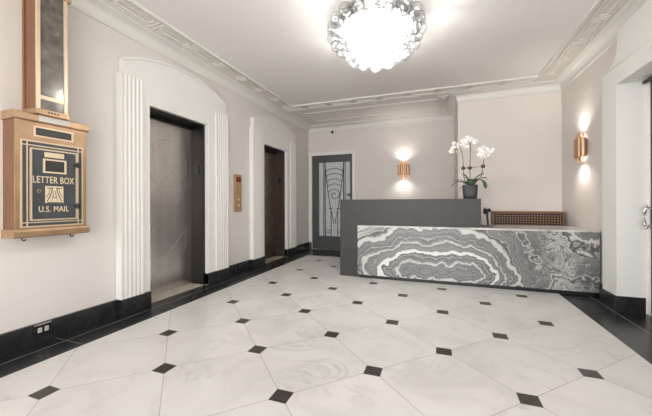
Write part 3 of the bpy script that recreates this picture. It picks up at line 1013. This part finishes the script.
def flower_mesh():
    bm = B()

    def petal(ang, L, W, cup):
        rows = []
        A = Vector((math.sin(ang), 0, math.cos(ang))); N = Vector((math.cos(ang), 0, -math.sin(ang)))
        for i in range(7):
            u = i / 6
            w = W * math.sin(PI * min(0.97, 0.12 + 0.88 * u) ** 0.8) + 0.001
            rows.append([bm.verts.new(A * L * u + N * w * k_ + Vector((0, -cup * (u - u * u * 1.3) + 0.004 * abs(k_), 0))) for k_ in (-1, -.5, 0, .5, 1)])
        for a, b in zip(rows, rows[1:]):
            for k_ in range(4): bm.faces.new((a[k_], a[k_ + 1], b[k_ + 1], b[k_]))
    petal(0, .046, .017, .02); petal(2.2, .044, .016, .018); petal(-2.2, .044, .016, .018)
    petal(1.35, .052, .028, .012); petal(-1.35, .052, .028, .012)
    me = bpy.data.meshes.new('flower')
    bm.to_mesh(me); bm.free()
    me.materials.append(MAT['petal'])
    for p in me.polygons: p.use_smooth = True
    bm = B(); sphere(bm, (0, -.012, -.008), .008, 8, 6, (1, 1.3, 1.4))
    m2 = bpy.data.meshes.new('flower_centre')
    bm.to_mesh(m2); bm.free()
    m2.materials.append(MAT['lip'])
    return me, m2


FM, FL = flower_mesh()
FLW = [(.185, 1.845), (.225, 1.885), (.265, 1.855), (.31, 1.865), (.345, 1.845), (.20, 1.90), (.17, 1.80),
       (.315, 1.935), (.355, 1.965), (.40, 1.955), (.44, 1.94), (.375, 1.93), (.46, 1.905), (.33, 1.90),
       (.515, 1.80), (.555, 1.815), (.59, 1.80), (.53, 1.76), (.57, 1.745), (.62, 1.765), (.51, 1.72), (.55, 1.70), (.60, 1.725), (.65, 1.755), (.665, 1.785)]
for k_, (fx, fz) in enumerate(FLW):
    f = bpy.data.objects.new('flower', FM)
    COL.objects.link(f)
    f.parent = orc
    f.location = Vector((fx, 4.585 + random.uniform(-.03, .03), fz)) - Vector(orc.location)
    f.rotation_euler = (random.uniform(-.5, .4), random.uniform(-.5, .5), random.uniform(-.9, .7))
    sc = random.uniform(.72, .95) * (1 if k_ < 23 else .6)
    f.scale = (sc, sc, sc)
    g = bpy.data.objects.new('flower_centre', FL)
    COL.objects.link(g)
    g.parent = f
for (a, z_) in ((.232, 1.80), (.228, 1.775), (.245, 1.79), (.475, 1.895), (.63, 1.70)):
    bm = B(); sphere(bm, (a, 4.60, z_), .011, 10, 8, (.8, .8, 1.3)); obj('bud', bm, 'lip', orc, True)

# ------------------------------------------------------------------ letter box and mail chute
LX = -2.822
LY0, LY1 = 1.297, 1.772
lb = thing('letter_box', 'brass letter box with blue black door hung on the wall near the elevators', 'mailbox', (XL, (LY0 + LY1) / 2, 0.85))
bm = B()
box(bm, (XL, LY0, 0.90), (LX, LY1, 1.715), 0.004)
obj('box_body', bm, 'brass', lb)
bm = B(); box(bm, (XL, LY0 - 0.002, 0.905), (LX - 0.006, LY0, 1.70)); obj('side_panel', bm, 'brass_side', lb)
bm = B()
pr_ = [(LX, 1.700), (LX + 0.012, 1.703), (LX + 0.016, 1.712), (LX + 0.016, 1.752), (LX + 0.012, 1.760), (XL, 1.760), (XL, 1.700)]
prism(bm, [(p[0], LY0 - 0.014, p[1]) for p in pr_], (0, LY1 - LY0 + 0.028, 0)); obj('cap_moulding', bm, 'brass', lb)
bm = B()
pr_ = [(XL, 0.845), (LX + 0.010, 0.845), (LX + 0.018, 0.853), (LX + 0.018, 0.888), (LX + 0.008, 0.905), (XL, 0.905)]
prism(bm, [(p[0], LY0 - 0.014, p[1]) for p in pr_], (0, LY1 - LY0 + 0.028, 0)); obj('base_moulding', bm, 'brass', lb)
bm = B(); box(bm, (LX + 0.016, 1.432, 1.712), (LX + 0.018, 1.635, 1.755)); obj('pale_strip', bm, 'plate', lb)  # plain pale strip on the face of the cap
# dark field with brass rails
bm = B(); box(bm, (LX, 1.335, 0.925), (LX + 0.003, 1.735, 1.553)); obj('dark_field', bm, 'lbdark', lb)


def rails(bm, rects, w, x, t):
    for (a0, a1, b0, b1) in rects:
        box(bm, (x, a0, b0), (x + t, a0 + w, b1)); box(bm, (x, a1 - w, b0), (x + t, a1, b1))
        box(bm, (x, a0 + w, b0), (x + t, a1 - w, b0 + w)); box(bm, (x, a0 + w, b1 - w), (x + t, a1 - w, b1))


bm = B()
rails(bm, [(1.327, 1.743, 0.917, 1.561)], 0.011, LX, 0.006)
for y_ in (1.362, 1.700): box(bm, (LX, y_, 0.928), (LX + 0.006, y_ + 0.008, 1.55))
for z_ in (0.949, 1.520): box(bm, (LX, 1.338, z_), (LX + 0.0065, 1.732, z_ + 0.008))
obj('rail_frame', bm, 'brass_light', lb)
bm = B(); box(bm, (LX + 0.003, 1.386, 0.972), (LX + 0.012, 1.686, 1.500), 0.002); door = obj('door', bm, 'lbdark', lb)
bm = B(); rails(bm, [(1.380, 1.692, 0.966, 1.506)], 0.010, LX + 0.003, 0.014); obj('door_border', bm, 'brass_light', door)
bm = B(); box(bm, (LX + 0.012, 1.467, 1.447), (LX + 0.014, 1.598, 1.484)); obj('title_plaque', bm, 'lbtext', door)
bm = B(); rails(bm, [(1.458, 1.612, 1.326, 1.434)], 0.012, LX + 0.012, 0.006); obj('window_frame', bm, 'lbtext', door)
bm = B(); box(bm, (LX + 0.012, 1.47, 1.338), (LX + 0.0135, 1.60, 1.422)); obj('window_card', bm, 'lbink', door)


def text_part(body, name, y0, y1, z0, z1, x, mat, parent, bold=0.008):
    cu = bpy.data.curves.new('lettering', 'FONT')
    cu.body = body
    cu.extrude = 0.02
    cu.offset = bold
    cu.space_character = 1.08
    tmp = bpy.data.objects.new('lettering', cu)
    COL.objects.link(tmp)
    bpy.context.view_layer.update()
    me = bpy.data.meshes.new_from_object(tmp.evaluated_get(bpy.context.evaluated_depsgraph_get()))
    bpy.data.objects.remove(tmp)
    xs_ = [v.co.x for v in me.vertices]; ys_ = [v.co.y for v in me.vertices]
    ax, bx, ay, by = min(xs_), max(xs_), min(ys_), max(ys_)
    base = wpos(parent)
    for v in me.vertices:
        v.co = Vector((x + (0.002 if v.co.z > 0 else 0.0), y0 + (v.co.x - ax) / (bx - ax) * (y1 - y0), z0 + (v.co.y - ay) / (by - ay) * (z1 - z0))) - base
    me.materials.clear(); me.materials.append(MAT[mat])
    o = bpy.data.objects.new(name, me)
    COL.objects.link(o)
    o.parent = parent
    return o


text_part('LETTER BOX', 'lettering', 1.396, 1.669, 1.248, 1.300, LX + 0.012, 'lbtext', door)
text_part('U.S. MAIL', 'lettering', 1.432, 1.630, 1.029, 1.073, LX + 0.012, 'lbtext', door)
bm = B(); box(bm, (LX + 0.012, 1.472, 1.098), (LX + 0.014, 1.592, 1.227)); em = obj('emblem', bm, 'lbtext', door)
bm = B()
O2, UY, UZ2, NX2 = (LX + 0.014, 1.532, 1.16), (0, 1, 0), (0, 0, 1), (1, 0, 0)
for s in (-1, 1):
    ribbon(bm, [(s * 0.012, 0.058), (s * 0.020, 0.02), (s * 0.034, -0.02), (s * 0.050, -0.05)], 0.006, O2, UY, UZ2, NX2, 0.001)
    ribbon(bm, [(s * 0.030, 0.055), (s * 0.030, 0.04), (s * 0.038, 0.01), (s * 0.052, -0.02)], 0.004, O2, UY, UZ2, NX2, 0.001)
    ribbon(bm, [(s * 0.004, 0.03), (s * 0.010, -0.01), (s * 0.020, -0.045)], 0.003, O2, UY, UZ2, NX2, 0.001)
    ribbon(bm, [(s * 0.050, 0.052), (s * 0.018, 0.052)], 0.006, O2, UY, UZ2, NX2, 0.001)
ribbon(bm, [(-0.012, -0.01), (0, -0.028), (0.012, -0.01)], 0.004, O2, UY, UZ2, NX2, 0.001)
ribbon(bm, [(-0.05, -0.058), (0.05, -0.058)], 0.005, O2, UY, UZ2, NX2, 0.001)
obj('eagle_relief', bm, 'lbdark', em)
bm = B()
for k_ in range(0, 1): pass
vs = [(LX + 0.012, 1.432 + 0.013 * math.cos(a * PI / 8), 1.187 + 0.013 * math.sin(a * PI / 8)) for a in range(16)]
prism(bm, vs, (0.004, 0, 0)); lk = obj('keyhole_ring', bm, 'brass', door)
vs = [(LX + 0.016, 1.432 + 0.006 * math.cos(a * PI / 6), 1.187 + 0.006 * math.sin(a * PI / 6)) for a in range(12)]
bm = B(); prism(bm, vs, (0.001, 0, 0)); obj('keyhole', bm, 'blackplastic', lk)
for z_ in (1.407, 1.072):
    bm = B(); tube(bm, [(LX + 0.022, 1.691, z_ - 0.022), (LX + 0.022, 1.691, z_ + 0.022)], 0.009, 12); box(bm, (LX + 0.006, 1.672, z_ - 0.014), (LX + 0.02, 1.712, z_ + 0.014), 0.003)
    obj('hinge', bm, 'blackplastic', door)
bm = B(); rails(bm, [(1.405, 1.668, 1.592, 1.672)], 0.012, LX, 0.008); obj('slot_frame', bm, 'brass_light', lb)
bm = B(); box(bm, (LX, 1.417, 1.604), (LX + 0.003, 1.656, 1.660)); sl = obj('slot_card', bm, 'lbink', lb)
bm = B()
for k_ in range(17):
    y_ = 1.434 + k_ * 0.0125
    hz = random.uniform(0.012, 0.018)
    ribbon(bm, [(y_, 1.632 - hz), (y_ + random.uniform(-.003, .003), 1.632 + hz)], 0.004, (LX + 0.003, 0, 0), (0, 1, 0), (0, 0, 1), (1, 0, 0), 0.001)
obj('worn_relief', bm, 'doorgrey', sl)
for y_ in (1.352, 1.665):
    bm = B()
    tube(bm, [(LX - 0.03, y_, 0.846), (LX - 0.03, y_, 0.832), (LX - 0.028, y_ + 0.006, 0.822), (LX - 0.026, y_ + 0.016, 0.822), (LX - 0.026, y_ + 0.02, 0.832)], 0.0045, 8)
    obj('hook', bm, 'blackplastic', lb, True)

CX = -2.785
mc = thing('mail_chute', 'tall brass framed glass mail chute rising from the letter box to the cornice', 'mail chute', (XL, 1.51, 1.76))
c0, c1 = 1.407, 1.613
bm = B(); box(bm, (XL, c0, 1.76), (XL + 0.01, c1, 2.76)); obj('back_plate', bm, 'brass_side', mc)
bm = B(); box(bm, (XL + 0.008, c0 + 0.004, 1.76), (CX - 0.01, c0 + 0.012, 2.75)); obj('side_panel', bm, 'brass_side', mc)
bm = B(); box(bm, (XL + 0.008, c1 - 0.012, 1.76), (CX - 0.01, c1 - 0.004, 2.75)); obj('side_panel', bm, 'brass_side', mc)
for a, b in ((c0, c0 + 0.026), (c1 - 0.026, c1)):
    bm = B(); box(bm, (CX - 0.014, a, 1.80), (CX, b, 2.75), 0.003); obj('stile', bm, 'brass_light', mc)
bm = B(); tube(bm, [(XL + 0.02, c0, 1.76), (XL + 0.02, c0, 2.74)], 0.007, 8); obj('edge_bead', bm, 'brass_side', mc)
bm = B(); box(bm, (CX - 0.014, c0 + 0.026, 1.875), (CX - 0.002, c1 - 0.026, 1.905), 0.002); obj('rail', bm, 'brass_light', mc)
bm = B(); box(bm, (XL + 0.012, c0 - 0.008, 1.76), (CX + 0.006, c1 + 0.012, 1.80), 0.003); ft = obj('foot_block', bm, 'brass', mc)
bm = B()
for y_ in (1.475, 1.495, 1.515, 1.535): box(bm, (CX + 0.006, y_, 1.775), (CX + 0.008, y_ + 0.012, 1.79))
obj('vent_slots', bm, 'blackplastic', ft)
bm = B(); box(bm, (CX - 0.012, c0 + 0.026, 1.80), (CX - 0.008, c1 - 0.026, 2.75)); obj('glass_front', bm, 'chuteglass', mc)
bm = B(); box(bm, (XL, c0 - 0.01, 2.70), (CX + 0.012, c1 + 0.022, 2.722), 0.003); box(bm, (XL, c0 - 0.004, 2.722), (CX + 0.006, c1 + 0.01, 2.765), 0.003); obj('top_collar', bm, 'brass', mc)

# ------------------------------------------------------------------ call plate, outlets, camera
cp = thing('elevator_call_plate', 'slim bronze elevator call plate on the wall between the two elevators', 'call button', (XL, 4.04, 0.96))
bm = B(); box(bm, (XL, 3.962, 0.962), (XL + 0.035, 4.125, 1.538), 0.004); obj('plate', bm, 'callplate', cp)
bm = B(); box(bm, (XL + 0.035, 3.99, 1.42), (XL + 0.037, 4.10, 1.50)); ds = obj('floor_display', bm, 'blackplastic', cp)
bm = B()
for y_ in (3.995, 4.048): rails(bm, [(y_, y_ + 0.042, 1.43, 1.49)], 0.011, XL + 0.037, 0.001)
obj('digits', bm, 'red', ds)
for z_ in (1.15, 1.06):
    vs = [(XL + 0.035, 4.043 + 0.016 * math.cos(a * PI / 10), z_ + 0.016 * math.sin(a * PI / 10)) for a in range(20)]
    bm = B(); prism(bm, vs, (0.004, 0, 0)); obj('call_button', bm, 'glow_white', cp)
bm = B(); prism(bm, [(XL + 0.035, 4.043 + 0.022 * math.cos(a * PI / 10), 1.20 + 0.022 * math.sin(a * PI / 10)) for a in range(20)], (0.002, 0, 0)); obj('key_switch', bm, 'brass', cp)

ol = thing('wall_outlet', 'black power outlet with pale sockets in the baseboard below the letter box', 'power outlet', (XL + TB, 1.513, 0.07), 'baseboard outlets')
bm = B(); box(bm, (XL + TB, 1.455, 0.066), (XL + TB + 0.012, 1.572, 0.146), 0.003); obj('face_plate', bm, 'blackplastic', ol)
bm = B(); box(bm, (XL + TB, 1.455, 0.146), (XL + TB + 0.014, 1.572, 0.154), 0.002); obj('top_edge', bm, 'chrome', ol)
for y_ in (1.478, 1.522):
    bm = B(); box(bm, (XL + TB + 0.012, y_, 0.09), (XL + TB + 0.014, y_ + 0.026, 0.126), 0.001); so = obj('socket', bm, 'plate', ol)
    bm = B(); box(bm, (XL + TB + 0.014, y_ + 0.005, 0.103), (XL + TB + 0.0145, y_ + 0.008, 0.116)); box(bm, (XL + TB + 0.014, y_ + 0.016, 0.103), (XL + TB + 0.0145, y_ + 0.019, 0.116)); obj('slots', bm, 'blackplastic', so)
ol2 = thing('wall_outlet', 'small black outlet in the baseboard between the two elevators', 'power outlet', (XL + TB, 4.08, 0.08), 'baseboard outlets')
bm = B(); box(bm, (XL + TB, 4.03, 0.075), (XL + TB + 0.01, 4.13, 0.145), 0.003); obj('face_plate', bm, 'blackplastic', ol2)
for y_ in (4.045, 4.09):
    bm = B(); box(bm, (XL + TB + 0.01, y_, 0.095), (XL + TB + 0.012, y_ + 0.022, 0.125), 0.001); obj('socket', bm, 'doorgrey', ol2)

sc_ = thing('security_camera', 'tiny round black eyed security camera under the cornice above the glazed door', 'camera', (-2.344, YA, 2.745))
bm = B()
for r_, y_, y2 in ((0.052, YA, YA - 0.02),):
    prism(bm, [(-2.344 + r_ * math.cos(a * PI / 14), y_, 2.745 + r_ * math.sin(a * PI / 14)) for a in range(28)], (0, y2 - y_, 0))
obj('mount_ring', bm, 'white', sc_)
bm = B(); sphere(bm, (-2.344, YA - 0.02, 2.75), 0.033, 20, 12); obj('lens_dome', bm, 'blackplastic', sc_, True)


# ------------------------------------------------------------------ sconces
def sconce(label, loc, rz):
    """copper cluster of half tubes, tall pair inside a shorter wide row, lit up and down; faces local -y"""
    t = thing('wall_sconce', label, 'wall lamp', loc, 'copper wall sconces')
    t.rotation_euler = (0, 0, rz)

    def add(name, bm, mat, par=t, smooth=False):
        bmesh.ops.recalc_face_normals(bm, faces=bm.faces[:])
        me = bpy.data.meshes.new(name); bm.to_mesh(me); bm.free(); me.materials.append(MAT[mat])
        if smooth:
            for p in me.polygons: p.use_smooth = True
            me.set_sharp_from_angle(angle=math.radians(40))
        o = bpy.data.objects.new(name, me); COL.objects.link(o); o.parent = par
        return o

    def half_tube(cx, cy, r, z0, z1, th=0.003):
        bm = B()
        n = 18
        out = [(cx + r * math.cos(-PI * 1.12 + k_ * PI * 1.24 / n), cy + r * math.sin(-PI * 1.12 + k_ * PI * 1.24 / n)) for k_ in range(n + 1)]
        inn = [(cx + (r - th) * math.cos(-PI * 1.12 + k_ * PI * 1.24 / n), cy + (r - th) * math.sin(-PI * 1.12 + k_ * PI * 1.24 / n)) for k_ in range(n + 1)]
        prism(bm, [(a, b, z0) for a, b in out + inn[::-1]], (0, 0, z1 - z0))
        return bm
    bm = B(); box(bm, (-0.055, -0.012, -0.12), (0.055, 0, 0.12), 0.003); add('wall_plate', bm, 'copper')
    for cx_, cy_ in ((-0.092, -0.045), (-0.035, -0.062), (0.035, -0.062), (0.092, -0.045)):
        add('copper_tube', half_tube(cx_, cy_, 0.034, -0.115, 0.118), 'copper', t, True)
    for cx_ in (-0.055, 0.0, 0.055):
        add('inner_tube', half_tube(cx_, -0.045, 0.0275, -0.178, 0.178), 'copper_in', t, True)
    for zb_ in (-0.10, 0.09):
        bm = B(); box(bm, (-0.085, -0.06, zb_), (0.085, 0, zb_ + 0.01)); add('bracket', bm, 'copper')
    for s in (-1, 1):
        bm = B(); tube(bm, [(-0.05, -0.032, s * 0.13), (0.05, -0.032, s * 0.13)], 0.010, 10); add('bulb', bm, 'sconce_lamp', t, True)
    for s in (-1, 1):
        d = bpy.data.lights.new('sconce_light', 'SPOT')
        d.energy = 9; d.spot_size = math.radians(150); d.spot_blend = 1.0; d.shadow_soft_size = 0.05; d.color = (1, 0.95, 0.88)
        o = bpy.data.objects.new('sconce_light', d); COL.objects.link(o); o.parent = t
        o.location = (0, -0.10, s * 0.17)
        o.rotation_euler = (0 if s < 0 else PI, 0, 0)
    return t


sconce('copper sconce on the recess wall behind the charcoal upstand', (-0.716, YA, 1.80), 0)
sconce('copper sconce on the side wall between the counter and the white portal', (XR, 4.86, 1.79), -PI / 2)

# ------------------------------------------------------------------ chandelier
KX, KY = -0.585, 3.05
ch = thing('chandelier', 'glowing ceiling chandelier of clustered clear glass balls', 'chandelier', (KX, KY, ZC))
bm = B(); lathe(bm, [(0.0, 2.885), (0.36, 2.885), (0.37, 2.895), (0.37, ZC), (0.0, ZC)], (KX, KY, 0), 48); obj('ceiling_plate', bm, 'chrome', ch, True)
bm = B(); lathe(bm, [(0.05, 2.830), (0.20, 2.822), (0.36, 2.80), (0.362, 2.806), (0.20, 2.828), (0.05, 2.836)], (KX, KY, 0), 48); obj('light_baffle_dish', bm, 'baffle', ch, True)  # dish added above the lamps to weaken their halo on the ceiling
bm = B()
for (z_, r_) in ((2.81, 0.36), (2.70, 0.30), (2.58, 0.18)):
    tube(bm, [(KX + r_ * math.cos(k_ * PI / 20), KY + r_ * math.sin(k_ * PI / 20), z_) for k_ in range(41)], 0.004, 6, False)
for k_ in range(6):
    a = k_ * PI / 3
    tube(bm, [(KX + 0.34 * math.cos(a), KY + 0.34 * math.sin(a), 2.89), (KX + 0.36 * math.cos(a), KY + 0.36 * math.sin(a), 2.80), (KX + 0.30 * math.cos(a), KY + 0.30 * math.sin(a), 2.70), (KX + 0.18 * math.cos(a), KY + 0.18 * math.sin(a), 2.58), (KX, KY, 2.53)], 0.004, 6)
obj('wire_frame', bm, 'chrome', ch)
for i in range(5):
    a = i * 2 * PI / 5
    bm = B(); c_ = (KX + 0.13 * math.cos(a), KY + 0.13 * math.sin(a), 2.62)
    lathe(bm, [(0.0, -0.05), (0.02, -0.045), (0.034, -0.02), (0.036, 0.0), (0.028, 0.025), (0.016, 0.05), (0.014, 0.07)], c_, 16)
    bu = obj('bulb', bm, 'bulb', ch, True)
    bu.visible_shadow = True
    bm = B(); tube(bm, [(c_[0], c_[1], 2.68), (c_[0], c_[1], 2.888)], 0.015, 10); obj('lamp_holder', bm, 'chrome', ch)
bmg = B()
sphere(bmg, (0, 0, 0), 0.062, 20, 12)
gm = bpy.data.meshes.new('glass_ball'); bmg.to_mesh(gm); bmg.free(); gm.materials.append(MAT['ball'])
for p in gm.polygons: p.use_smooth = True
for (z_, r_, n_, ph_) in ((2.85, 0.41, 18, 0), (2.775, 0.425, 20, .5), (2.695, 0.395, 18, .2), (2.62, 0.325, 15, .6), (2.553, 0.235, 11, .1), (2.505, 0.135, 6, .7), (2.475, 0.0, 1, 0)):
    for k_ in range(n_):
        a = (k_ + ph_) * 2 * PI / n_
        o = bpy.data.objects.new('glass_ball', gm); COL.objects.link(o); o.parent = ch
        o.location = (r_ * math.cos(a) + random.uniform(-.008, .008), r_ * math.sin(a) + random.uniform(-.008, .008), z_ - ZC + random.uniform(-.01, .01))
        s_ = random.uniform(0.92, 1.08)
        o.scale = (s_, s_, s_)
        o.rotation_euler = (random.uniform(0, 3), random.uniform(0, 3), 0)
